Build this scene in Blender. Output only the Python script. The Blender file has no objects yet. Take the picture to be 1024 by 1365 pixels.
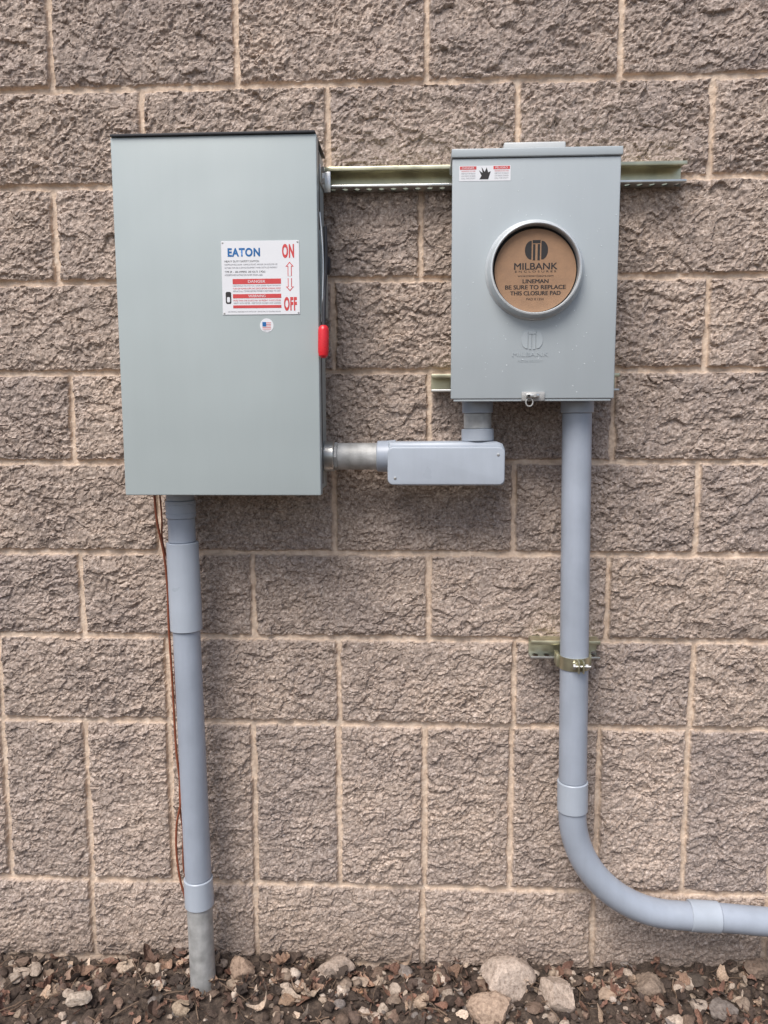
import bpy, bmesh, math, random
import numpy as np
from mathutils import Vector, Matrix
random.seed(7)
rng=np.random.default_rng(11)
S=bpy.context.scene
COL=S.collection
GZ=-2.04      # ground level in survey coordinates (everything is lifted by 2.04 m at the end)

# ------------------------------------------------------------------ materials
def mat(name):
    m=bpy.data.materials.new(name); m.use_nodes=True
    nt=m.node_tree; b=nt.nodes['Principled BSDF']
    return m,nt,b
def N(nt,t,**k):
    n=nt.nodes.new(t)
    for a,v in k.items():
        if a in n.inputs: n.inputs[a].default_value=v
        else: setattr(n,a,v)
    return n
def ramp(nt,stops):
    r=nt.nodes.new('ShaderNodeValToRGB'); e=r.color_ramp.elements
    while len(e)<len(stops): e.new(0.5)
    for i,(p,c) in enumerate(stops):
        e[i].position=p; e[i].color=(c[0],c[1],c[2],1) if not isinstance(c,(int,float)) else (c,c,c,1)
    return r
def simple(name,c,rough=0.5,metal=0.0,var=0.08,scale=30,bump=0.0,bscale=200,spec=0.5,warp=0.0,streak=0.0):
    m,nt,b=mat(name); L=nt.links
    tc=N(nt,'ShaderNodeTexCoord')
    n=N(nt,'ShaderNodeTexNoise'); n.inputs['Scale'].default_value=scale; n.inputs['Detail'].default_value=4
    L.new(tc.outputs['Object'],n.inputs['Vector'])
    lo=[x*(1-var) for x in c]; hi=[min(1,x*(1+var)) for x in c]
    r=ramp(nt,[(0.3,lo),(0.7,hi)]); L.new(n.outputs['Fac'],r.inputs['Fac']); base=r.outputs['Color']
    if streak>0:   # faint vertical run-off streaks and dust
        mp=N(nt,'ShaderNodeMapping'); mp.inputs['Scale'].default_value=(30,30,3.5); L.new(tc.outputs['Object'],mp.inputs[0])
        n3=N(nt,'ShaderNodeTexNoise'); n3.inputs['Scale'].default_value=1; n3.inputs['Detail'].default_value=4; n3.inputs['Roughness'].default_value=0.65; L.new(mp.outputs[0],n3.inputs['Vector'])
        r3=ramp(nt,[(0.35,(1-streak,1-streak,1-streak*1.1)),(0.65,(1+streak*.6,1+streak*.6,1+streak*.6))]); L.new(n3.outputs['Fac'],r3.inputs['Fac'])
        x=N(nt,'ShaderNodeMix',data_type='RGBA',blend_type='MULTIPLY');x.inputs[0].default_value=1
        L.new(base,x.inputs[6]);L.new(r3.outputs[0],x.inputs[7]);base=x.outputs[2]
    L.new(base,b.inputs['Base Color'])
    r2=ramp(nt,[(0.3,max(0,rough-0.06)),(0.7,min(1,rough+0.08))]); L.new(n.outputs['Fac'],r2.inputs['Fac']); L.new(r2.outputs['Color'],b.inputs['Roughness'])
    b.inputs['Metallic'].default_value=metal; b.inputs['Specular IOR Level'].default_value=spec
    nrm=None
    if warp>0:
        n4=N(nt,'ShaderNodeTexNoise'); n4.inputs['Scale'].default_value=5; n4.inputs['Detail'].default_value=1; L.new(tc.outputs['Object'],n4.inputs['Vector'])
        b4=N(nt,'ShaderNodeBump'); b4.inputs['Strength'].default_value=1; b4.inputs['Distance'].default_value=warp; L.new(n4.outputs['Fac'],b4.inputs['Height']); nrm=b4.outputs[0]
    if bump>0:
        n2=N(nt,'ShaderNodeTexNoise'); n2.inputs['Scale'].default_value=bscale; n2.inputs['Detail'].default_value=2
        L.new(tc.outputs['Object'],n2.inputs['Vector'])
        bp=N(nt,'ShaderNodeBump'); bp.inputs['Strength'].default_value=bump; bp.inputs['Distance'].default_value=0.002
        L.new(n2.outputs['Fac'],bp.inputs['Height'])
        if nrm: L.new(nrm,bp.inputs['Normal'])
        nrm=bp.outputs['Normal']
    if nrm: L.new(nrm,b.inputs['Normal'])
    return m
M_enamel=simple('grey_green_enamel',(0.42,0.475,0.475),0.34,0,0.03,3,0.05,500,warp=0.004,streak=0.012)
M_enamel2=simple('grey_enamel',(0.41,0.453,0.472),0.33,0,0.03,4,0.05,500,warp=0.003,streak=0.015)
M_seam=simple('dark_gasket',(0.03,0.03,0.035),0.6)
M_pvc=simple('grey_pvc',(0.36,0.40,0.465),0.34,0,0.09,11,0.05,120,streak=0.05)
M_pvc2=simple('light_grey_pvc',(0.425,0.47,0.53),0.32,0,0.06,11,0.05,120,streak=0.04)
M_galv=simple('galvanised_steel',(0.44,0.44,0.43),0.55,0.3,0.28,35,0.25,260,streak=0.1)
M_zinc=simple('zinc_dichromate_steel',(0.55,0.53,0.38),0.34,0.85,0.25,25)
M_steel=simple('zinc_plated_steel',(0.62,0.62,0.60),0.3,0.9,0.12,25)
M_ring=simple('aluminium_ring',(0.60,0.63,0.64),0.33,0.35,0.08,20)
M_card=simple('brown_cardboard',(0.33,0.20,0.12),0.85,0,0.08,60,0.15,300)
M_black=simple('black_ink',(0.02,0.017,0.017),0.6)
M_gap_shade=simple('painted_gap_shade',(0.02,0.02,0.02),0.8)  # near-black colour standing in for the shade inside openings
M_white=simple('white_label',(0.76,0.77,0.79),0.4,0,0.02,10)
M_plate=simple('pale_hub_plate',(0.55,0.57,0.57),0.4,0,0.05,20)
M_blue=simple('blue_ink',(0.01,0.13,0.36),0.45)
M_redink=simple('red_ink',(0.60,0.06,0.06),0.45)
M_greyink=simple('grey_ink',(0.22,0.22,0.24),0.5)
M_red=simple('red_plastic',(0.66,0.02,0.03),0.28)
M_copper=simple('copper_wire_insulation',(0.24,0.07,0.035),0.5)

# ------------------------------------------------------------------ helpers
def empty(name):
    o=bpy.data.objects.new(name,None); COL.objects.link(o); o.empty_display_size=0.1; return o
def addmesh(name,me,m,parent,smooth=True,ang=35,flataxis=False):
    if m: me.materials.append(m)
    if smooth:
        me.polygons.foreach_set('use_smooth',[not(flataxis and max(abs(c) for c in p.normal)>0.9999) for p in me.polygons])
        me.set_sharp_from_angle(angle=math.radians(ang))
    o=bpy.data.objects.new(name,me); COL.objects.link(o); o.parent=parent; return o
def box(name,x0,x1,z0,z1,d0,d1,m,parent,bev=0.001,seg=2):
    bm=bmesh.new(); bmesh.ops.create_cube(bm,size=1)
    for v in bm.verts:
        v.co=Vector(((x0+x1)/2+v.co.x*(x1-x0), -(d0+d1)/2+v.co.y*abs(d1-d0), (z0+z1)/2+v.co.z*abs(z1-z0)))
    if bev>0: bmesh.ops.bevel(bm,geom=bm.edges[:],offset=bev,segments=seg,affect='EDGES',profile=0.5)
    bmesh.ops.recalc_face_normals(bm,faces=bm.faces)
    me=bpy.data.meshes.new(name); bm.to_mesh(me); bm.free()
    return addmesh(name,me,m,parent,flataxis=True)
def prism(name,pts,d0,d1,m,parent,bev=0.002,seg=3):
    bm=bmesh.new()
    vs=[bm.verts.new((x,-d0,z)) for x,z in pts]; f=bm.faces.new(vs)
    r=bmesh.ops.extrude_face_region(bm,geom=[f]); nv=[g for g in r['geom'] if isinstance(g,bmesh.types.BMVert)]
    for v in nv: v.co.y=-d1
    bmesh.ops.recalc_face_normals(bm,faces=bm.faces)
    if bev>0:
        ed=[e for e in bm.edges if all(abs(v.co.y+d1)<1e-6 for v in e.verts)]
        bmesh.ops.bevel(bm,geom=ed,offset=bev,segments=seg,affect='EDGES',profile=0.5)
    me=bpy.data.meshes.new(name); bm.to_mesh(me); bm.free()
    return addmesh(name,me,m,parent,flataxis=True)
def rrect(x0,x1,z0,z1,r,n=6):
    p=[]
    for cx,cz,a in ((x1-r,z1-r,0),(x0+r,z1-r,90),(x0+r,z0+r,180),(x1-r,z0+r,270)):
        for i in range(n+1):
            t=math.radians(a+90*i/n); p.append((cx+r*math.cos(t),cz+r*math.sin(t)))
    return p
def lathe(name,p0,p1,prof,m,parent,n=48,capends=True):
    p0=Vector(p0);p1=Vector(p1);ax=(p1-p0).normalized()
    u=ax.orthogonal().normalized();w=ax.cross(u)
    vs=[];fs=[]
    for t,r in prof:
        for i in range(n):
            a=2*math.pi*i/n; vs.append(p0+ax*t+(u*math.cos(a)+w*math.sin(a))*r)
    for j in range(len(prof)-1):
        for i in range(n):
            k=(i+1)%n; fs.append((j*n+i,j*n+k,(j+1)*n+k,(j+1)*n+i))
    if capends:
        fs.append(tuple(reversed(range(n)))); fs.append(tuple((len(prof)-1)*n+i for i in range(n)))
    me=bpy.data.meshes.new(name); me.from_pydata([tuple(v) for v in vs],[],fs); me.update()
    bm=bmesh.new(); bm.from_mesh(me); bmesh.ops.recalc_face_normals(bm,faces=bm.faces); bm.to_mesh(me); bm.free()
    return addmesh(name,me,m,parent,ang=30)
def P(x,z,d): return (x,-d,z)
def pipe(name,a,b,r,m,parent,bev=0.0015,n=48):
    L=(Vector(b)-Vector(a)).length
    return lathe(name,a,b,[(0,r-bev),(bev,r),(L-bev,r),(L,r-bev)],m,parent,n)
def sweep(name,pts,r,m,parent,n=32,res=0):
    pts=[Vector(p) for p in pts]
    if res:
        q=[]
        for i in range(len(pts)-1):
            p0=pts[max(i-1,0)];p1=pts[i];p2=pts[i+1];p3=pts[min(i+2,len(pts)-1)]
            for s in range(res):
                t=s/res
                q.append(0.5*((2*p1)+(-p0+p2)*t+(2*p0-5*p1+4*p2-p3)*t*t+(-p0+3*p1-3*p2+p3)*t**3))
        q.append(pts[-1]); pts=q
    vs=[];fs=[];u=None
    for i,p in enumerate(pts):
        t=(pts[min(i+1,len(pts)-1)]-pts[max(i-1,0)]).normalized()
        if u is None: u=t.orthogonal().normalized()
        u=(u-t*u.dot(t)).normalized(); w=t.cross(u)
        for k in range(n):
            a=2*math.pi*k/n; vs.append(tuple(p+(u*math.cos(a)+w*math.sin(a))*r))
    for j in range(len(pts)-1):
        for i in range(n):
            k=(i+1)%n; fs.append((j*n+i,j*n+k,(j+1)*n+k,(j+1)*n+i))
    fs.append(tuple(reversed(range(n)))); fs.append(tuple((len(pts)-1)*n+i for i in range(n)))
    me=bpy.data.meshes.new(name); me.from_pydata(vs,[],fs); me.update()
    return addmesh(name,me,m,parent,ang=50)
def text(name,body,cx,cz,d,w,h,m,parent,ext=0.0001,rot=0,bold=0.0):
    cu=bpy.data.curves.new(name,'FONT'); cu.body=body; cu.align_x='CENTER'; cu.align_y='CENTER'; cu.size=1; cu.extrude=0; cu.offset=bold
    if bold>0: cu.space_character=1.0+bold*3
    o=bpy.data.objects.new('tmp',cu); COL.objects.link(o)
    bpy.context.view_layer.update()
    me=bpy.data.meshes.new_from_object(o.evaluated_get(bpy.context.evaluated_depsgraph_get()))
    bpy.data.objects.remove(o)
    co=np.empty(len(me.vertices)*3); me.vertices.foreach_get('co',co); co=co.reshape(-1,3)
    mn=co.min(0);mx=co.max(0);c=(mn+mx)/2;s=mx-mn
    X=(co[:,0]-c[0])*w/s[0]; Z=(co[:,1]-c[1])*h/s[1]
    ca,sa=math.cos(rot),math.sin(rot)
    out=np.stack([cx+X*ca-Z*sa,np.full_like(X,-d-ext),cz+X*sa+Z*ca],1)
    me.vertices.foreach_set('co',out.ravel()); me.update(); me.name=name
    me.materials.clear()
    return addmesh(name,me,m,parent,smooth=False)

# ------------------------------------------------------------------ block wall
def vnoise(X,Z,cell,seed):
    T=np.random.default_rng(seed).random((256,256))
    gx=X/cell+500;gz=Z/cell+500
    ix=np.floor(gx).astype(int);iz=np.floor(gz).astype(int);fx=gx-ix;fz=gz-iz
    fx=fx*fx*(3-2*fx);fz=fz*fz*(3-2*fz)
    a=T[ix%256,iz%256];b=T[(ix+1)%256,iz%256];c=T[ix%256,(iz+1)%256];d=T[(ix+1)%256,(iz+1)%256]
    return (a*(1-fx)+b*fx)*(1-fz)+(c*(1-fx)+d*fx)*fz-0.5
def facet(X,Z,cell,seed,tilt,step):
    g=np.random.default_rng(seed); T=g.random((5,256,256))
    gx=X/cell*0.85+500;gz=Z/cell*1.3+500
    ix=np.floor(gx).astype(int);iz=np.floor(gz).astype(int)
    best=np.full(X.shape,9.0);val=np.zeros(X.shape)
    for i in (-1,0,1):
        for j in (-1,0,1):
            a=(ix+i)%256;b=(iz+j)%256
            dx=gx-(ix+i+T[0][a,b]);dz=gz-(iz+j+T[1][a,b])
            dd=dx*dx+dz*dz
            v=(T[2][a,b]-0.5)*step+((T[3][a,b]-0.5)*dx+(T[4][a,b]-0.5)*dz)*tilt
            k=dd<best; best=np.where(k,dd,best); val=np.where(k,v,val)
    return val
ZB=np.array([0.81,0.609,0.406,0.203,0.0,-0.203,-0.408,-0.607,-0.809,-1.018,-1.218,-1.425,-1.831,-2.034,-2.3])
ROW={0:(1,2,.002),1:(0,2,-.003),2:(1,2,.003),3:(0,2,.001),4:(1,2,-.008),5:(0,2,-.010),6:(1,2,0.0),7:(0,2,.009),8:(1,2,-.003),9:(0,2,.009),10:(1,2,.004),11:(0,1,.001),12:(0,2,-.003),13:(1,2,0)}
hb=0.2032
def wallfield(X,Z):
    r=np.clip(np.searchsorted(-ZB,-Z,side='right')-1,0,len(ZB)-2)
    k0=np.array([ROW[i][0] for i in range(14)])[r];st=np.array([ROW[i][1] for i in range(14)])[r];of=np.array([ROW[i][2] for i in range(14)])[r]
    q=(X-of-k0*hb)/(st*hb)
    bi=np.floor(q+0.0).astype(int)
    dv=np.abs(q-np.round(q))*st*hb
    jit=np.random.default_rng(5).random((64,64))
    dh=np.minimum(np.abs(Z-ZB[r]),np.abs(Z-ZB[r+1]))
    e=vnoise(X,Z,0.03,1)*0.004+vnoise(X,Z,0.008,2)*0.0035
    d=np.minimum(dv,dh)+e
    m=np.clip((d-0.0050)/0.003,0,1);m=m*m*(3-2*m)
    bid=jit[(r*7+3)%64,(bi*5+11)%64]
    ox=bid*37.0;oz=bid*19.0
    Xs,Zs=X+ox,Z+oz
    wx=Xs+vnoise(Xs,Zs,0.024,3)*0.020+vnoise(Xs,Zs,0.006,33)*0.005;wz=Zs+vnoise(Xs,Zs,0.024,4)*0.020+vnoise(Xs,Zs,0.006,34)*0.005
    rg=np.clip(0.95+vnoise(Xs,Zs,0.06,41)*1.1,0.45,1.5)
    h=facet(wx,wz,0.060,6,0.0060,0.0044)+facet(wx,wz,0.025,7,0.0056,0.0043)+facet(wx,wz,0.0110,8,0.0047,0.0034)*rg
    h+=vnoise(Xs,Zs,0.0060,9)*0.0040*rg+vnoise(Xs,Zs,0.016,10)*0.0026
    pil=-0.004*np.exp(-np.clip(d-0.006,0,1)/0.010)
    H=m*np.maximum(0.0112+h+pil+(bid-0.5)*0.003,0.0005)
    mor=(1-m)*(vnoise(X,Z,0.01,12)*0.0016+vnoise(X,Z,0.0035,13)*0.0010)
    return H+mor,1-m,bid
def gridmesh(name,xs,zs,m,parent):
    X,Z=np.meshgrid(xs,zs)
    H,mo,bid=wallfield(X,Z)
    n=X.size;nx=len(xs);nz=len(zs)
    co=np.stack([X,0.012-H,Z],-1).reshape(-1,3).astype(np.float32)
    me=bpy.data.meshes.new(name)
    me.vertices.add(n);me.vertices.foreach_set('co',co.ravel())
    i=np.arange(n).reshape(nz,nx)
    q=np.stack([i[:-1,:-1],i[:-1,1:],i[1:,1:],i[1:,:-1]],-1).reshape(-1,4)
    nf=len(q);me.loops.add(nf*4);me.loops.foreach_set('vertex_index',q.ravel().astype(np.int32))
    me.polygons.add(nf);me.polygons.foreach_set('loop_start',np.arange(0,nf*4,4,dtype=np.int32))
    me.update(calc_edges=True)
    a=me.attributes.new('blk','FLOAT_COLOR','POINT')
    c=np.stack([mo,bid,np.clip(H/0.02,0,1),np.ones_like(H)],-1).reshape(-1,4).astype(np.float32)
    a.data.foreach_set('color',c.ravel())
    me.polygons.foreach_set('use_smooth',np.zeros(nf,dtype=bool))
    me.materials.append(m)
    o=bpy.data.objects.new(name,me);COL.objects.link(o);o.parent=parent;return o
m,nt,b=mat('split_face_block');L=nt.links
tc=N(nt,'ShaderNodeTexCoord');at=N(nt,'ShaderNodeAttribute',attribute_name='blk')
sep=N(nt,'ShaderNodeSeparateColor');L.new(at.outputs['Color'],sep.inputs[0])
def noise(sc,det=4,rough=0.6):
    n=N(nt,'ShaderNodeTexNoise');n.inputs['Scale'].default_value=sc;n.inputs['Detail'].default_value=det;n.inputs['Roughness'].default_value=rough
    L.new(tc.outputs['Object'],n.inputs['Vector']);return n
def mix(f,a,bb,mode='MIX'):
    x=N(nt,'ShaderNodeMix',data_type='RGBA',blend_type=mode)
    for s,v in ((x.inputs[0],f),(x.inputs[6],a),(x.inputs[7],bb)):
        if isinstance(v,(int,float)): s.default_value=v
        elif isinstance(v,tuple): s.default_value=(*v,1)
        else: L.new(v,s)
    return x.outputs[2]
n1=noise(150,3,0.8);r1=ramp(nt,[(0.30,(0.13,0.101,0.084)),(0.43,(0.30,0.245,0.210)),(0.57,(0.45,0.379,0.332)),(0.72,(0.72,0.645,0.59))]);L.new(n1.outputs['Fac'],r1.inputs[0])
n2=noise(7,3);r2=ramp(nt,[(0.3,(0.85,0.84,0.85)),(0.7,(1.12,1.09,1.05))]);L.new(n2.outputs['Fac'],r2.inputs[0])
c1=mix(1.0,r1.outputs[0],r2.outputs[0],'MULTIPLY')
r3=ramp(nt,[(0.0,(0.91,0.905,0.915)),(0.5,(1.0,0.98,0.955)),(1.0,(1.11,1.09,1.07))]);L.new(sep.outputs[1],r3.inputs[0])
c2=mix(1.0,c1,r3.outputs[0],'MULTIPLY')
nm=noise(60,3,0.7);rm=ramp(nt,[(0.3,(0.50,0.385,0.295)),(0.55,(0.67,0.535,0.42)),(0.75,(0.77,0.645,0.53))]);L.new(nm.outputs['Fac'],rm.inputs[0])
c4=mix(sep.outputs[0],c2,rm.outputs[0])
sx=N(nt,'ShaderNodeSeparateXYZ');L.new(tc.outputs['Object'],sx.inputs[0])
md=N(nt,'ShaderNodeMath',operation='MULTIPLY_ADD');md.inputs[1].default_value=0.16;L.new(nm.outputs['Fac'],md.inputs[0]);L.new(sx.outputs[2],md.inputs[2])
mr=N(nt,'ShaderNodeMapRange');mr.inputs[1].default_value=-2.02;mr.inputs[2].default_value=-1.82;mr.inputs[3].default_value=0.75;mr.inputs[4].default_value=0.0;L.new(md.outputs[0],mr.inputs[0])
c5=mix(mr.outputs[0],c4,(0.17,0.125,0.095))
L.new(c5,b.inputs['Base Color']);b.inputs['Roughness'].default_value=0.92;b.inputs['Specular IOR Level'].default_value=0.25
M_wall=m
wall=empty('concrete_block_wall')
st_=0.0027
x0,x1,z0,z1=-0.50,1.98,-2.10,0.32
XS=np.arange(x0,x1,st_);ZS=np.arange(z0,z1,st_);xe=XS[-1];ze=ZS[-1]
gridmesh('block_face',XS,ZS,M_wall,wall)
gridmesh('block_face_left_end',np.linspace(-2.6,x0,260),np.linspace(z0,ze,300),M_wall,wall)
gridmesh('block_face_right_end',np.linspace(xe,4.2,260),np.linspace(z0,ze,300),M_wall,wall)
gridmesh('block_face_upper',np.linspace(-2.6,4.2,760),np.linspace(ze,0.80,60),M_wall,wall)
box('block_core',-2.6,4.2,-2.3,0.80,-0.21,-0.018,M_wall,wall,0)
box('coping',-2.63,4.23,0.80,0.87,-0.24,0.03,simple('coping_concrete',(0.34,0.30,0.27),0.9,0,0.15,12,0.4,90),wall,0.006)

# ------------------------------------------------------------------ ground
m,nt,b=mat('soil');L=nt.links
tc=N(nt,'ShaderNodeTexCoord')
n1=noise(45,5,0.75);r1=ramp(nt,[(0.3,(0.025,0.018,0.014)),(0.5,(0.075,0.053,0.040)),(0.72,(0.19,0.14,0.105))]);L.new(n1.outputs['Fac'],r1.inputs[0])
L.new(r1.outputs[0],b.inputs['Base Color']);b.inputs['Roughness'].default_value=0.95
nb=noise(180,4,0.7);bp=N(nt,'ShaderNodeBump');bp.inputs['Strength'].default_value=0.9;bp.inputs['Distance'].default_value=0.006
L.new(nb.outputs['Fac'],bp.inputs['Height']);L.new(bp.outputs['Normal'],b.inputs['Normal'])
M_soil=m
def gh(X,Y):
    near=np.exp(-np.abs(Y)/0.5)
    return GZ+(vnoise(X,Y,0.12,21)*0.030+vnoise(X,Y,0.03,22)*0.018+vnoise(X,Y,0.012,23)*0.010)*np.clip(near*1.5,0,1)+0.016*np.exp(-np.abs(Y)/0.06)+0.012*np.clip((X-0.7),-1,1)*near
xs=np.concatenate([-np.geomspace(60,0.8,14),np.arange(-0.75,2.35,0.006),np.geomspace(2.4,60,14)])
ys=np.concatenate([-np.geomspace(60,0.75,14),np.arange(-0.7,0.06,0.006),np.geomspace(0.1,60,12)])
X,Y=np.meshgrid(xs,ys);Z=gh(X,Y)
nx,ny=len(xs),len(ys);i=np.arange(nx*ny).reshape(ny,nx)
q=np.stack([i[:-1,:-1],i[:-1,1:],i[1:,1:],i[1:,:-1]],-1).reshape(-1,4)
me=bpy.data.meshes.new('ground');me.from_pydata(np.stack([X,Y,Z],-1).reshape(-1,3).tolist(),[],q.tolist());me.update()
addmesh('ground',me,M_soil,None)
def vcolmat(name,rough,bumpd,sc):
    m,nt,b=mat(name);L=nt.links
    tc=N(nt,'ShaderNodeTexCoord');at=N(nt,'ShaderNodeAttribute',attribute_name='tint')
    n=N(nt,'ShaderNodeTexNoise');n.inputs['Scale'].default_value=sc;n.inputs['Detail'].default_value=4;n.inputs['Roughness'].default_value=0.75
    L.new(tc.outputs['Object'],n.inputs['Vector'])
    r=ramp(nt,[(0.32,(0.50,0.46,0.43)),(0.52,(0.95,0.93,0.92)),(0.7,(1.3,1.28,1.25))]);L.new(n.outputs['Fac'],r.inputs['Fac'])
    x=N(nt,'ShaderNodeMix',data_type='RGBA',blend_type='MULTIPLY');x.inputs[0].default_value=1
    L.new(at.outputs['Color'],x.inputs[6]);L.new(r.outputs[0],x.inputs[7]);L.new(x.outputs[2],b.inputs['Base Color'])
    b.inputs['Roughness'].default_value=rough
    bp=N(nt,'ShaderNodeBump');bp.inputs['Strength'].default_value=0.8;bp.inputs['Distance'].default_value=bumpd
    L.new(n.outputs['Fac'],bp.inputs['Height']);L.new(bp.outputs['Normal'],b.inputs['Normal'])
    return m
def ico(sub):
    bm=bmesh.new();bmesh.ops.create_icosphere(bm,subdivisions=sub,radius=1)
    v=np.array([v.co[:] for v in bm.verts]);f=np.array([[v.index for v in f.verts] for f in bm.faces]);bm.free();return v,f
I={s:ico(s) for s in (2,3,4)}
def rotm():
    q=rng.normal(size=4);q/=np.linalg.norm(q);w,x,y,z=q
    return np.array([[1-2*(y*y+z*z),2*(x*y-z*w),2*(x*z+y*w)],[2*(x*y+z*w),1-2*(x*x+z*z),2*(y*z-x*w)],[2*(x*z-y*w),2*(y*z+x*w),1-2*(x*x+y*y)]])
class Acc:
    def __init__(s): s.v=[];s.f=[];s.c=[];s.n=0
    def add(s,v,f,c):
        s.v.append(v);s.f+= [tuple(int(k)+s.n for k in ff) for ff in f];s.c.append(np.tile([*c,1],(len(v),1)));s.n+=len(v)
    def build(s,name,m,smooth):
        me=bpy.data.meshes.new(name);me.from_pydata(np.concatenate(s.v).tolist(),[],s.f);me.update()
        a=me.attributes.new('tint','FLOAT_COLOR','POINT');a.data.foreach_set('color',np.concatenate(s.c).astype(np.float32).ravel())
        return addmesh(name,me,m,None,smooth,40)
def stone(acc,x,y,size,col,sub=2,flat=0.65,up=0.25,ax=None,rough=1):
    v,f=I[sub];v=v.copy()
    for _ in range(11):
        n=rng.normal(size=3);n/=np.linalg.norm(n);d=rng.uniform(0.55,0.85)
        s=v@n;k=s>d;v[k]-=np.outer(s[k]-d,n)
    if sub>=3:
        w=vnoise(v[:,0]+v[:,2]*0.7,v[:,1]-v[:,2]*0.6,0.35,int(rng.integers(1e6)))*0.16+vnoise(v[:,0]-v[:,2],v[:,1]+v[:,2],0.15,int(rng.integers(1e6)))*0.08
        v*=(1+w)[:,None]
    v+=rng.normal(size=v.shape)*(0.03 if sub<4 else 0.012)*rough
    v*=np.array([rng.uniform(0.75,1.1),rng.uniform(0.7,1.0),rng.uniform(0.5,0.9)]) if ax is None else np.array(ax)
    if ax is None: v=v@rotm().T
    v*=size*np.array([1,1,flat])
    z=float(gh(np.array([x]),np.array([y]))[0])
    v+=np.array([x,y,z+size*up]);v[:,1]=np.minimum(v[:,1],0.004);acc.add(v,f,col)
SC=[(0.38,0.30,0.23),(0.29,0.225,0.175),(0.17,0.12,0.09),(0.46,0.38,0.31),(0.14,0.10,0.08),(0.24,0.21,0.19),(0.09,0.065,0.05),(0.24,0.165,0.125),(0.10,0.08,0.065),(0.54,0.46,0.39)]
A=Acc()
def jc(c,a=0.2): k=rng.uniform(1-a,1+a);return tuple(x*k for x in c)
def dens(x): return rng.random()<min(1,0.55+max(0,(x-0.0))*0.7)
for _ in range(2300):
    x=rng.uniform(-0.7,2.3);y=-0.005-abs(rng.normal())*0.17
    if not dens(x): continue
    s=min(0.030,0.003+rng.exponential(0.0055));stone(A,x,y,s,jc(SC[rng.integers(len(SC))]),2)
for _ in range(480):
    x=rng.uniform(-0.7,2.3);y=-abs(rng.normal())*0.12
    stone(A,x,y,rng.uniform(0.006,0.022),jc((0.075,0.053,0.041),0.35),3 if rng.random()<0.4 else 2,0.8,0.2,None,2.2)
for _ in range(120):
    x=rng.uniform(-0.7,2.3);y=-rng.uniform(0.02,0.35);stone(A,x,y,rng.uniform(0.011,0.024),jc(SC[rng.integers(5)]),3,0.75,0.4)
for x,y,s,c,ax in [(1.005,-0.070,0.070,(0.52,0.43,0.36),(1,.8,.70)),(0.965,-0.150,0.060,(0.43,0.32,0.24),(1,.7,.6)),(1.12,-0.115,0.052,(0.48,0.39,0.32),(.95,.8,.85)),
    (0.60,-0.045,0.048,(0.42,0.34,0.28),(1,.7,.8)),(0.665,-0.09,0.018,(0.35,0.2,0.12),(1,.8,.7)),(0.10,-0.045,0.028,(0.48,0.38,0.29),(1,.8,.7)),(0.385,-0.06,0.042,(0.33,0.24,0.18),(.9,.7,.9)),(0.27,-0.16,0.026,(0.38,0.30,0.22),(1,.8,.7)),
    (0.03,-0.165,0.030,(0.46,0.39,0.32),(1,.8,.6)),(0.50,-0.14,0.024,(0.32,0.22,0.15),(1,.9,.7)),(0.80,-0.07,0.024,(0.24,0.2,0.17),(1,.8,.6)),(1.33,-0.07,0.044,(0.26,0.20,0.155),(1,.7,.6)),(1.48,-0.12,0.034,(0.20,0.17,0.15),(1,.8,.6)),(0.19,-0.09,0.018,(0.5,0.42,0.35),(1,.8,.7)),(1.60,-0.03,0.036,(0.24,0.18,0.14),(1,.7,.6)),(0.68,-0.155,0.020,(0.50,0.42,0.35),(1,.8,.7)),
    (0.72,-0.12,0.016,(0.52,0.44,0.36),(1,.8,.8)),(0.17,-0.045,0.016,(0.5,0.42,0.34),(1,.9,.8)),(0.81,-0.13,0.022,(0.45,0.34,0.25),(1,.9,.8)),(1.23,-0.10,0.026,(0.36,0.27,0.2),(1,.8,.7)),(0.49,-0.06,0.020,(0.5,0.40,0.32),(1,.8,.8))]:
    stone(A,x,y,s,c,4,1.0,0.38,ax)
A.build('rubble_stones',vcolmat('stone',0.9,0.0025,120),True)
B=Acc()
LC=[(0.17,0.095,0.065),(0.31,0.20,0.14),(0.12,0.072,0.052),(0.42,0.31,0.225),(0.15,0.093,0.07),(0.09,0.065,0.05),(0.52,0.42,0.33),(0.21,0.115,0.08),(0.07,0.05,0.04),(0.27,0.15,0.11)]
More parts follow.
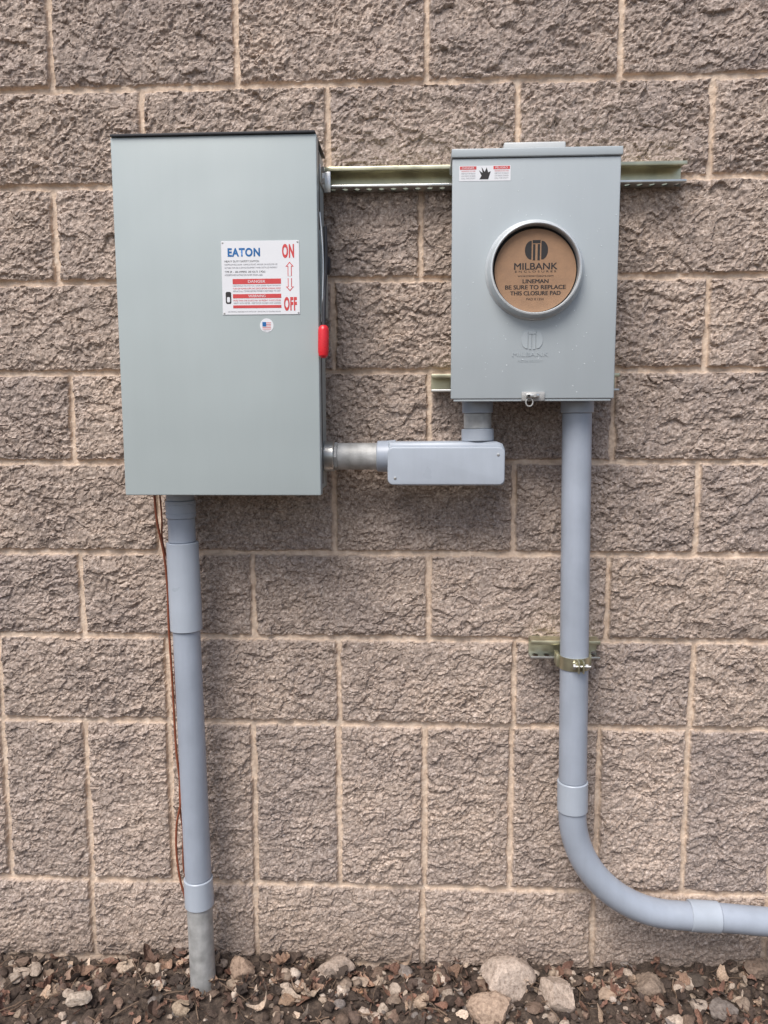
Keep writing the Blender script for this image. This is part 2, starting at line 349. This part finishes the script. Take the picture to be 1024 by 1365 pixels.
for _ in range(1600):
    x=rng.uniform(-0.7,2.3);y=-0.008-abs(rng.normal())*0.16
    if not dens(x): continue
    l=0.010+min(0.04,rng.exponential(0.014));w=l*rng.uniform(0.25,0.8);cu=rng.uniform(-0.5,1.6)*l;nn=7;vs=[];fold=rng.uniform(0.0,1.3)
    for k in range(nn+1):
        t=k/nn;ww=w*0.5*math.sin(math.pi*min(1,t*0.92+0.06))**0.7;zz=cu*(t-0.5)**2*1.6
        a1,a2=rng.uniform(0.55,1.35,2)
        vs+= [(-ww*a1,(t-0.5)*l,zz+ww*fold*rng.uniform(0.5,1.3)),(0,(t-0.5)*l,zz),(ww*a2,(t-0.5)*l,zz+ww*fold*rng.uniform(0.5,1.3))]
    v=np.array(vs);fs=[]
    for k in range(nn):
        a=k*3;fs+=[(a,a+1,a+4,a+3),(a+1,a+2,a+5,a+4)]
    an=rng.uniform(0,6.28);tx,ty=rng.normal()*0.55,rng.normal()*0.55
    Rz=np.array([[math.cos(an),-math.sin(an),0],[math.sin(an),math.cos(an),0],[0,0,1]])
    Rx=np.array([[1,0,0],[0,math.cos(tx),-math.sin(tx)],[0,math.sin(tx),math.cos(tx)]]);Ry=np.array([[math.cos(ty),0,math.sin(ty)],[0,1,0],[-math.sin(ty),0,math.cos(ty)]])
    v=v@(Rz@Rx@Ry).T+np.array([x,min(y,-0.012),float(gh(np.array([x]),np.array([y]))[0])+rng.uniform(0.001,0.016)])
    v[:,1]=np.minimum(v[:,1],-0.003)
    B.add(v,fs,jc(LC[rng.integers(len(LC))],0.3))
for _ in range(340):
    x=rng.uniform(-0.7,2.3);y=-0.02-abs(rng.normal())*0.16;l=rng.uniform(0.02,0.08);r=rng.uniform(0.0006,0.0018)
    an=rng.uniform(0,6.28);t=rng.normal()*0.25;dv=np.array([math.cos(an),math.sin(an),t]);up=np.array([0,0,1.0]);sd=np.cross(dv,up)
    c=np.array([x,y,float(gh(np.array([x]),np.array([y]))[0])+0.012]);vs=[]
    for k in (-1,-0.3,0.4,1):
        off=rng.normal(size=3)*0.0025
        for a in range(5):
            vs.append(c+off+dv*l/2*k+(sd*math.cos(a*1.2566)+up*math.sin(a*1.2566))*r)
    fs=[(j*5+a,j*5+(a+1)%5,(j+1)*5+(a+1)%5,(j+1)*5+a) for j in range(3) for a in range(5)]
    v=np.array(vs);v[:,1]=np.minimum(v[:,1],-0.004);B.add(v,fs,jc((0.16,0.11,0.075),0.4))
B.build('leaf_litter',vcolmat('dead_leaf',0.8,0.0006,300),False)

# ------------------------------------------------------------------ struts
def strut(x0,x1,z0,z1,holes=True):
    r=empty('strut_channel');D=0.041;t=0.0025;lip=0.0085
    box('back_web',x0,x1,z0,z1,0.0,t,M_zinc,r,0.0005,1)
    box('top_flange',x0,x1,z1-t,z1,t+0.0002,D-0.0002,M_zinc,r,0.0004,1)
    box('upper_lip',x0,x1,z1-lip,z1,D,D+t,M_zinc,r,0.0009)
    box('lower_lip',x0,x1,z0,z0+lip*0.6,D,D+t,M_steel,r,0.0009)
    bm=bmesh.new();p=0.0254;n=max(1,int((x1-x0)/p));p=(x1-x0)/n
    for lay,zz in ((0,z0),(1,z0+t)):
        for i in range(n):
            cx=x0+(i+0.5)*p;cy=-(D/2+0.001);hx=p/2;hy=D/2-0.001
            out=[(-hx,-hy),(0,-hy),(hx,-hy),(hx,0),(hx,hy),(0,hy),(-hx,hy),(-hx,0)]
            inn=[(-.006,-.0075),(0,-.0120),(.006,-.0075),(.0085,0),(.006,.0075),(0,.0120),(-.006,.0075),(-.0085,0)]
            vo=[bm.verts.new((cx+a,cy+b,zz)) for a,b in out];vi=[bm.verts.new((cx+a*0.85,cy+b,zz)) for a,b in inn]
            for k in range(8):
                bm.faces.new((vo[k],vo[(k+1)%8],vi[(k+1)%8],vi[k]))
    me=bpy.data.meshes.new('slotted_flange');bm.to_mesh(me);bm.free();addmesh('slotted_flange',me,M_steel,r,False)
    return r
s=strut(0.24,1.352,-0.226,-0.184)
s2=strut(0.826,1.228,-0.654,-0.616)
s3=strut(1.051,1.205,-1.247,-1.206)

# ------------------------------------------------------------------ disconnect box
sw=empty('disconnect_switch_box')
box('body',0.209,0.597,-0.858,-0.172,0.0445,0.170,M_enamel,sw,0.003)
box('door',0.202,0.603,-0.864,-0.1685,0.1705,0.200,M_enamel,sw,0.0022,3)
box('rain_hood',0.203,0.601,-0.1680,-0.1635,0.0445,0.205,M_seam,sw,0.001)
box('hinge_rail',0.5975,0.6005,-0.845,-0.185,0.135,0.150,M_seam,sw,0.0008)
box('mounting_ear',0.598,0.613,-0.238,-0.196,0.046,0.052,M_steel,sw,0.001)
box('bracket_plate',0.5975,0.6005,-0.236,-0.200,0.053,0.12,M_steel,sw,0.001)
for z in (-0.206,-0.229): lathe('bracket_bolt',P(0.6005,z,0.10),P(0.607,z,0.10),[(0,0.006),(0.005,0.006),(0.006,0.005)],M_steel,sw,6)
box('handle_base',0.5975,0.606,-0.50,-0.335,0.060,0.150,M_enamel,sw,0.002)
lathe('handle_pivot',P(0.606,-0.40,0.12),P(0.620,-0.40,0.12),[(0,0.018),(0.010,0.018),(0.013,0.014)],M_seam,sw,24)
sweep('handle_lever',[P(0.612,-0.33,0.150),P(0.614,-0.40,0.165),P(0.613,-0.47,0.190),P(0.612,-0.55,0.200)],0.0042,M_seam,sw,12,5)
sweep('handle_spring_rod',[P(0.606,-0.31,0.185),P(0.612,-0.40,0.190),P(0.6085,-0.52,0.195)],0.0016,M_steel,sw,8,5)
lathe('red_grip',P(0.6125,-0.528,0.200),P(0.6115,-0.592,0.203),[(0,0.006),(0.004,0.0095),(0.010,0.0108),(0.05,0.0108),(0.059,0.0092),(0.063,0.005)],M_red,sw,24)
box('label_plate',0.4135,0.5665,-0.506,-0.3655,0.2001,0.2010,M_white,sw,0.0002,1)
D=0.2012
text('label_maker',"EATON",0.4580,-0.3870,D,0.064,0.0165,M_blue,sw,bold=0.04)
text('label_on',"ON",0.5450,-0.3855,D,0.0235,0.0265,M_redink,sw,bold=0.045)
text('label_off',"OFF",0.5480,-0.4860,D,0.0255,0.0265,M_redink,sw,bold=0.045)
prism('label_arrow_up',[(0.5395,-0.415),(0.5475,-0.406),(0.5555,-0.415),(0.5515,-0.415),(0.5515,-0.433),(0.5435,-0.433),(0.5435,-0.415)],D,D+0.0001,M_redink,sw,0)
prism('label_arrow_up_inner',[(0.5427,-0.4138),(0.5475,-0.4083),(0.5523,-0.4138),(0.5500,-0.4138),(0.5500,-0.433),(0.5450,-0.433),(0.5450,-0.4138)],D+.0001,D+0.0002,M_white,sw,0)
prism('label_arrow_down',[(0.5435,-0.437),(0.5515,-0.437),(0.5515,-0.453),(0.5555,-0.453),(0.5475,-0.462),(0.5395,-0.453),(0.5435,-0.453)],D,D+0.0001,M_redink,sw,0)
prism('label_arrow_down_inner',[(0.5450,-0.437),(0.5500,-0.437),(0.5500,-0.4542),(0.5523,-0.4542),(0.5475,-0.4597),(0.5427,-0.4542),(0.5450,-0.4542)],D+.0001,D+0.0002,M_white,sw,0)
lines=[("HEAVY DUTY SAFETY SWITCH",0.068,0.0035,-0.404,M_black,0.4535),("RAINPROOF ENCLOSURE - SURFACE MOUNT, INDOOR OR OUTDOOR USE",0.104,0.0034,-0.4105,M_greyink,0.4715),("SUITABLE FOR USE AS SERVICE EQUIPMENT WHEN INSTALLED PROPERLY",0.104,0.0034,-0.4165,M_greyink,0.4715),
("TYPE 3R  -  200 AMPERES  240 VOLTS  3 POLE",0.080,0.0036,-0.4240,M_black,0.4595),("HORSEPOWER RATINGS ON INNER DOOR LABEL",0.075,0.0034,-0.4300,M_greyink,0.457)]
for t,w,h,z,mm,cx in lines: text('label_line',t,cx,z,D,w,h,mm,sw)
for z0,z1,t in ((-0.4475,-0.4375,"DANGER"),(-0.4745,-0.4665,"WARNING"),):
    box('label_red_bar',0.4345,0.5300,z0,z1,D,D+0.0001,M_redink,sw,0)
    text('label_bar_text',t,0.482,(z0+z1)/2,D+0.0002,0.034,0.0052,M_white,sw)
for k,z in enumerate((-0.4510,-0.4560,-0.4610,-0.4790,-0.4840)):
    text('label_fine_print',["HAZARDOUS VOLTAGE WILL CAUSE SEVERE INJURY OR DEATH","TURN OFF POWER SUPPLYING DEVICE BEFORE WORKING INSIDE","REPLACE ALL COVERS BEFORE POWER IS RESTORED TO UNIT","MORE THAN ONE SOURCE MAY BE PRESENT IN ENCLOSURE","VERIFY WITH METER - KEEP DOOR CLOSED AND LOCKED"][k],0.482,z,D,0.094,0.0032,M_redink if k%2 else M_greyink,sw)
box('label_red_bar',0.4345,0.5300,-0.4935,-0.4880,D,D+0.0001,M_redink,sw,0)
text('label_fine_print',"LINE TERMINALS ENERGIZED WITH SWITCH OFF - SERVICE ONLY BY QUALIFIED PERSONS",0.476,-0.5005,D,0.105,0.0028,M_greyink,sw)
prism('label_pictogram',rrect(0.4200,0.4310,-0.485,-0.462,0.003),D,D+0.0001,M_black,sw,0)
prism('label_pictogram_inner',rrect(0.4225,0.4285,-0.482,-0.472,0.002),D+.0001,D+0.0002,M_white,sw,0)
for x in (0.4165,0.5635):
    for z in (-0.3685,-0.5030): lathe('label_rivet',P(x,z,0.2008),P(x,z,0.2020),[(0,0.0020),(0.0008,0.0017),(0.0012,0.0008)],M_galv,sw,12)
def disc(name,cx,cz,d,r,m,p,n=40,t=0.0003): return lathe(name,P(cx,cz,d),P(cx,cz,d+t),[(0,r),(t,r)],m,p,n)
disc('flag_sticker',0.500,-0.527,0.2001,0.0135,M_white,sw)
for k in range(5):
    z=-0.5215-k*0.003;box('flag_stripe',0.4915,0.5085,z-0.0011,z,0.2005,0.2006,M_redink,sw,0)
box('flag_canton',0.4915,0.4990,-0.5290,-0.5205,0.2007,0.2008,M_blue,sw,0)
text('sticker_text',"MADE IN USA",0.500,-0.5375,0.2005,0.013,0.0022,M_greyink,sw)

# ------------------------------------------------------------------ meter box
mb=empty('electric_meter_box')
box('body',0.868,1.186,-0.664,-0.196,0.0445,0.150,M_enamel2,mb,0.002)
box('front_cover',0.864,1.190,-0.672,-0.2075,0.1505,0.160,M_enamel2,mb,0.0025,3)
box('top_cap',0.8625,1.1925,-0.2065,-0.1900,0.0445,0.1640,M_enamel2,mb,0.002,3)
box('hub_closure_plate',0.965,1.085,-0.1895,-0.1745,0.07,0.148,M_plate,mb,0.003,3)
box('bottom_lip',0.870,1.184,-0.6765,-0.6725,0.135,0.158,M_enamel2,mb,0.001)
C=(1.027,-0.421)
lathe('meter_ring',P(C[0],C[1],0.1595),P(C[0],C[1],0.2),[(0,0.0970),(0.003,0.0965),(0.006,0.0935),(0.022,0.0900),(0.0265,0.0880),(0.0270,0.0855),(0.0250,0.0838),(0.001,0.0833)],M_ring,mb,96,False)
disc('gap_shade_disc',C[0],C[1],0.1603,0.0832,M_gap_shade,mb,96,0.003)  # black disc paints the shade in the gap around the cardboard
disc('cardboard_closure',C[0]+0.0005,C[1]-0.0020,0.1634,0.0795,M_card,mb,96,0.006)
cd=0.1696
def emblem(cx,cz,s,d,m,p,t=0.0002):
    for sx in (-1,1):
        pts=[]
        for i in range(13):
            a=math.radians(75-150*i/12);pts.append((cx+sx*s*(0.42+0.58*math.cos(a)),cz+s*0.80*math.sin(a)))
        pts.append((cx+sx*s*0.42,cz-s*0.78));pts.append((cx+sx*s*0.42,cz+s*0.78))
        prism('emblem_side',pts,d,d+t,m,p,0)
        prism('emblem_bar',[(cx+sx*s*0.10,cz-s*0.85),(cx+sx*s*0.30,cz-s*0.85),(cx+sx*s*0.30,cz+s*0.5),(cx+sx*s*0.10,cz+s*0.5)],d,d+t,m,p,0)
    prism('emblem_top',[(cx-s*0.34,cz+s*0.58),(cx+s*0.34,cz+s*0.58),(cx+s*0.34,cz+s*0.85),(cx-s*0.34,cz+s*0.85)],d,d+t,m,p,0)
emblem(C[0]+0.002,C[1]+0.037,0.0225,cd,M_black,mb)
for t,w,h,z in (("MILBANK",0.084,0.0125,0.0065),("E N C L O S U R E S",0.080,0.0036,-0.0035),("www.meterclosure.com",0.070,0.0042,-0.0115),("LINEMAN",0.050,0.0074,-0.0220),("BE SURE TO REPLACE",0.118,0.0078,-0.0335),("THIS CLOSURE PAD",0.098,0.0078,-0.0450),("PAD K1354",0.034,0.0046,-0.0565)):
    text('closure_text',t,C[0]+0.001,C[1]+z,cd,w,h,M_black,mb)
    if h>0.006: text('closure_text_second_strike',t,C[0]+0.0017,C[1]+z,cd+0.0001,w,h,M_black,mb)
emblem(1.025,-0.556,0.021,0.1599,M_enamel2,mb,0.0014)
text('embossed_name',"MILBANK",1.022,-0.5835,0.1604,0.072,0.0085,M_enamel2,mb,ext=0.0008)
text('embossed_line',"METER SOCKET",1.022,-0.5965,0.1604,0.05,0.0045,M_enamel2,mb,ext=0.0005)
box('warning_label',0.8775,0.9775,-0.2500,-0.2215,0.1601,0.1604,M_white,mb,0)
box('label_red_header',0.8790,0.9110,-0.2285,-0.2225,0.1605,0.1606,M_redink,mb,0)
box('label_red_header',0.9440,0.9760,-0.2285,-0.2225,0.1605,0.1606,M_redink,mb,0)
text('label_header_text',"DANGER",0.895,-0.2255,0.1607,0.024,0.0038,M_white,mb);text('label_header_text',"PELIGRO",0.960,-0.2255,0.1607,0.024,0.0038,M_white,mb)
for k in range(4):
    for cx in (0.8955,0.9600): text('label_small_text',["HAZARDOUS VOLTAGE","KEEP OUT OF REACH","CAN SHOCK OR BURN","CALL THE UTILITY"][k],cx,-0.2315-k*0.0045,0.1605,0.027,0.0026,M_redink if k==0 else M_greyink,mb)
prism('label_pictogram',[(0.917,-0.247),(0.934,-0.247),(0.939,-0.232),(0.934,-0.234),(0.931,-0.225),(0.927,-0.233),(0.921,-0.224),(0.923,-0.235),(0.916,-0.230),(0.921,-0.240)],0.1605,0.1606,M_black,mb,0)
box('latch_plate',1.006,1.052,-0.676,-0.658,0.1605,0.1635,M_galv,mb,0.0012)
box('latch_tongue',1.014,1.040,-0.6700,-0.6620,0.1635,0.1720,M_steel,mb,0.0015)
box('latch_slot_shade',1.016,1.022,-0.6685,-0.6635,0.1721,0.1724,M_gap_shade,mb,0)  # black plate on the tongue, painted shade in place of a cut slot
lathe('latch_screw',P(1.031,-0.666,0.172),P(1.031,-0.666,0.176),[(0,0.0042),(0.003,0.0040),(0.004,0.003)],M_galv,mb,16)
sweep('latch_seal_ring',[P(1.021+0.007*math.cos(a),-0.679+0.008*math.sin(a),0.168) for a in [k*math.pi/8 for k in range(17)]],0.0014,M_galv,mb,8)
dr=Acc();iv,iff=I[2]
for _ in range(110):
    x=rng.uniform(0.87,1.185);z=rng.uniform(-0.66,-0.22)
    if (x-C[0])**2+(z-C[1])**2<0.0102 or (x<0.985 and z>-0.256): continue
    s_=rng.uniform(0.0005,0.0013);dr.add(iv*np.array([s_,s_*0.35,s_*1.2])+np.array([x,-0.1601,z]),iff,(0.6,0.65,0.68))
o=dr.build('water_drops',simple('water_drop',(0.58,0.63,0.65),0.1,0,0.02),True);o.parent=mb

# ------------------------------------------------------------------ left conduit (slightly out of plumb)
pc=empty('conduit_pipe')
def onl(z):
    t=(-0.864-z)/(2.06-0.864);return P(0.2795+0.0155*t,z,0.085)
def seg(name,za,zb,r,m,parent=pc,f=onl): return pipe(name,f(za),f(zb),r,m,parent)
seg('locknut_hub',-0.860,-0.886,0.0300,M_pvc)
seg('hub_collar',-0.8865,-0.925,0.0322,M_pvc)
seg('upper_pipe',-0.9252,-0.978,0.0295,M_pvc)
seg('expansion_sleeve',-0.9785,-1.176,0.0350,M_pvc2)
seg('main_pipe',-1.1762,-1.764,0.0302,M_pvc)
seg('coupling',-1.7645,-1.832,0.0333,M_pvc2)
seg('buried_steel_pipe',-1.8325,-2.20,0.0292,M_galv)
for z in (-0.893,-0.912): seg('collar_rib',z,z-0.004,0.0330,M_pvc)
wr=empty('copper_wire')
sweep('wire_a',[P(.224,-.858,.09),P(.226,-.93,.085),P(.234,-1.01,.07),P(.236,-1.09,.06),P(.234,-1.18,.055),P(.236,-1.32,.05),P(.239,-1.47,.05),P(.248,-1.58,.055),P(.237,-1.65,.06),P(.234,-1.72,.06),P(.241,-1.79,.06),P(.252,-1.84,.06),P(.262,-1.93,.055)],0.0026,M_copper,wr,10,8)
sweep('wire_b',[P(.232,-.858,.08),P(.235,-.92,.078),P(.232,-.98,.07),P(.241,-1.06,.05),P(.243,-1.18,.05),P(.241,-1.32,.045),P(.245,-1.47,.045),P(.243,-1.60,.05),P(.248,-1.68,.05),P(.246,-1.76,.05),P(.260,-1.84,.05)],0.0020,M_copper,wr,10,8)

# ------------------------------------------------------------------ right conduit
rp=empty('conduit_pipe')
def onr(z):
    t=(-0.684-z)/(1.585-0.684);return P(1.1325+0.0125*min(max(t,0),1),z,0.080)
def segr(name,za,zb,r,m): return pipe(name,onr(za),onr(zb),r,m,rp)
segr('hub',-0.6645,-0.700,0.0340,M_pvc)
segr('main_pipe',-0.7002,-1.514,0.0308,M_pvc)
segr('coupling',-1.5145,-1.584,0.0338,M_pvc2)
R=0.245;cx,cz=1.145+R,-1.583
pts=[P(1.145,-1.5843,0.08)]+[P(cx-R*math.cos(a),cz-0.003-R*math.sin(a),0.08) for a in [math.radians(90*k/24) for k in range(0,25)]]+[P(1.412,-1.8325,0.08)]
sweep('elbow',pts,0.0308,M_pvc,rp,48)
pipe('elbow_coupling',P(1.4122,-1.8305,0.08),P(1.478,-1.8335,0.08),0.0338,M_pvc2,rp)
pipe('outgoing_pipe',P(1.4782,-1.8338,0.08),P(2.45,-1.90,0.08),0.0308,M_pvc,rp)
sweep('outgoing_bend',[P(2.449,-1.90,0.08),P(2.58,-1.915,0.08),P(2.66,-1.97,0.08),P(2.69,-2.06,0.08),P(2.695,-2.2,0.08)],0.0306,M_pvc,rp,32,6)

# clamp
pcm=empty('pipe_clamp')
zc=-1.240;xc=onr(zc)[0]
lathe('strap',P(xc,zc+0.014,0.080),P(xc,zc-0.014,0.080),[(0,0.0310),(0,0.0330),(0.028,0.0330),(0.028,0.0310)],M_zinc,pcm,48,False)
for sx in (-1,1):
    box('strap_foot',xc+sx*0.034-0.004,xc+sx*0.034+0.004,zc-0.014,zc+0.014,0.044,0.078,M_zinc,pcm,0.0008)
box('clamp_ear_a',xc+0.000,xc+0.003,zc-0.013,zc+0.013,0.112,0.130,M_zinc,pcm,0.0006)
box('clamp_ear_b',xc+0.010,xc+0.013,zc-0.013,zc+0.013,0.111,0.130,M_zinc,pcm,0.0006)
lathe('clamp_bolt',P(xc-0.010,zc,0.121),P(xc+0.028,zc,0.121),[(0,0.0065),(0.005,0.0065),(0.0052,0.003),(0.026,0.003),(0.0262,0.006),(0.032,0.006),(0.0322,0.003),(0.038,0.003)],M_steel,pcm,6)

# ------------------------------------------------------------------ conduit body between the boxes
lb=empty('conduit_body_fitting')
dd=0.085;z=-0.791
pipe('box_hub',P(0.5975,z,dd),P(0.6190,z,dd),0.0325,M_steel,lb)
pipe('hub_nut',P(0.6190,z,dd),P(0.6260,z,dd),0.0300,M_galv,lb,n=8)
pipe('horizontal_pipe',P(0.6262,z,dd),P(0.7200,z,dd),0.0287,M_galv,lb)
def obox(name,pts,d0,d1,m,bev,seg=5): return prism(name,pts,d0,d1,m,lb,bev,seg)
lathe('socket',P(0.7100,z,dd),P(0.7500,z,dd),[(0,0.0300),(0.002,0.0330),(0.022,0.0335),(0.040,0.0350)],M_pvc,lb)
body=[(0.736,-0.7600),(0.730,-0.790),(0.734,-0.830),(0.742,-0.8460),(0.755,-0.8520)]+[(0.970+0.010*math.sin(a),-0.842-0.010*math.cos(a)) for a in (0,.5,1.0,1.57)]+[(0.980,-0.775)]+[(0.975,-0.764),(0.963,-0.7590)]
obox('body',body,0.048,0.1165,M_pvc2,0.010)
cov=rrect(0.734,0.979,-0.8495,-0.7700,0.012)
obox('cover',cov,0.1166,0.1215,M_pvc2,0.003)
for x,zz in ((0.750,-0.835),(0.965,-0.786)): lathe('cover_screw',P(x,zz,0.1215),P(x,zz,0.1228),[(0,0.0034),(0.001,0.003),(0.0013,0.002)],M_steel,lb,14)
pipe('upper_socket',P(0.9245,-0.7585,0.083),P(0.9240,-0.7330,0.083),0.0343,M_pvc2,lb)
pipe('riser_pipe',P(0.9240,-0.7328,0.083),P(0.9235,-0.7000,0.083),0.0290,M_galv,lb)
pipe('riser_hub',P(0.9235,-0.6998,0.083),P(0.9230,-0.6645,0.083),0.0325,M_pvc,lb)

# ------------------------------------------------------------------ light
w=bpy.data.worlds.new("World");S.world=w;w.use_nodes=True
nt=w.node_tree;sky=nt.nodes.new('ShaderNodeTexSky');sky.sky_type='NISHITA';sky.sun_disc=False
el=math.radians(55)
sdir=Vector((-0.45,-1.0,0)).normalized()*math.cos(el)+Vector((0,0,math.sin(el)))
sky.sun_elevation=el;sky.sun_rotation=math.atan2(sdir.x,sdir.y);sky.air_density=1.0;sky.dust_density=3.0;sky.ozone_density=1.0
bg=nt.nodes['Background'];nt.links.new(sky.outputs[0],bg.inputs[0]);bg.inputs[1].default_value=0.15
sl=bpy.data.lights.new('sun','SUN');sl.energy=3.1;sl.angle=math.radians(34);sl.color=(1,0.965,0.925)
so=bpy.data.objects.new('sun',sl);COL.objects.link(so);so.rotation_euler=sdir.to_track_quat('Z','Y').to_euler()

# ------------------------------------------------------------------ camera
pitch,yaw,roll,Dc,cx_,Hc,f=0.12247,0.04789,-0.00347,1.79965,0.80677,-0.69999,1067.74959
ct,st=math.cos(pitch),math.sin(pitch);cy,sy=math.cos(yaw),math.sin(yaw)
F=Vector((-sy*ct,cy*ct,-st));Rr=Vector((cy,sy,0));U=Rr.cross(F)
R2=Rr*math.cos(roll)+U*math.sin(roll);U2=-Rr*math.sin(roll)+U*math.cos(roll)
cam=bpy.data.cameras.new('camera');cam.sensor_fit='VERTICAL';cam.sensor_height=36;cam.lens=36*f/1365;cam.clip_end=300;cam.clip_start=0.02
co=bpy.data.objects.new('camera',cam);COL.objects.link(co)
co.matrix_world=Matrix(((R2.x,U2.x,-F.x,cx_),(R2.y,U2.y,-F.y,-Dc),(R2.z,U2.z,-F.z,Hc),(0,0,0,1)))
S.camera=co
# lift whole scene so that the ground is at z = 0
for o in list(S.objects):
    if o.parent is None: o.location.z+=2.04
S.view_settings.view_transform='Standard';S.view_settings.look='None';S.view_settings.exposure=0
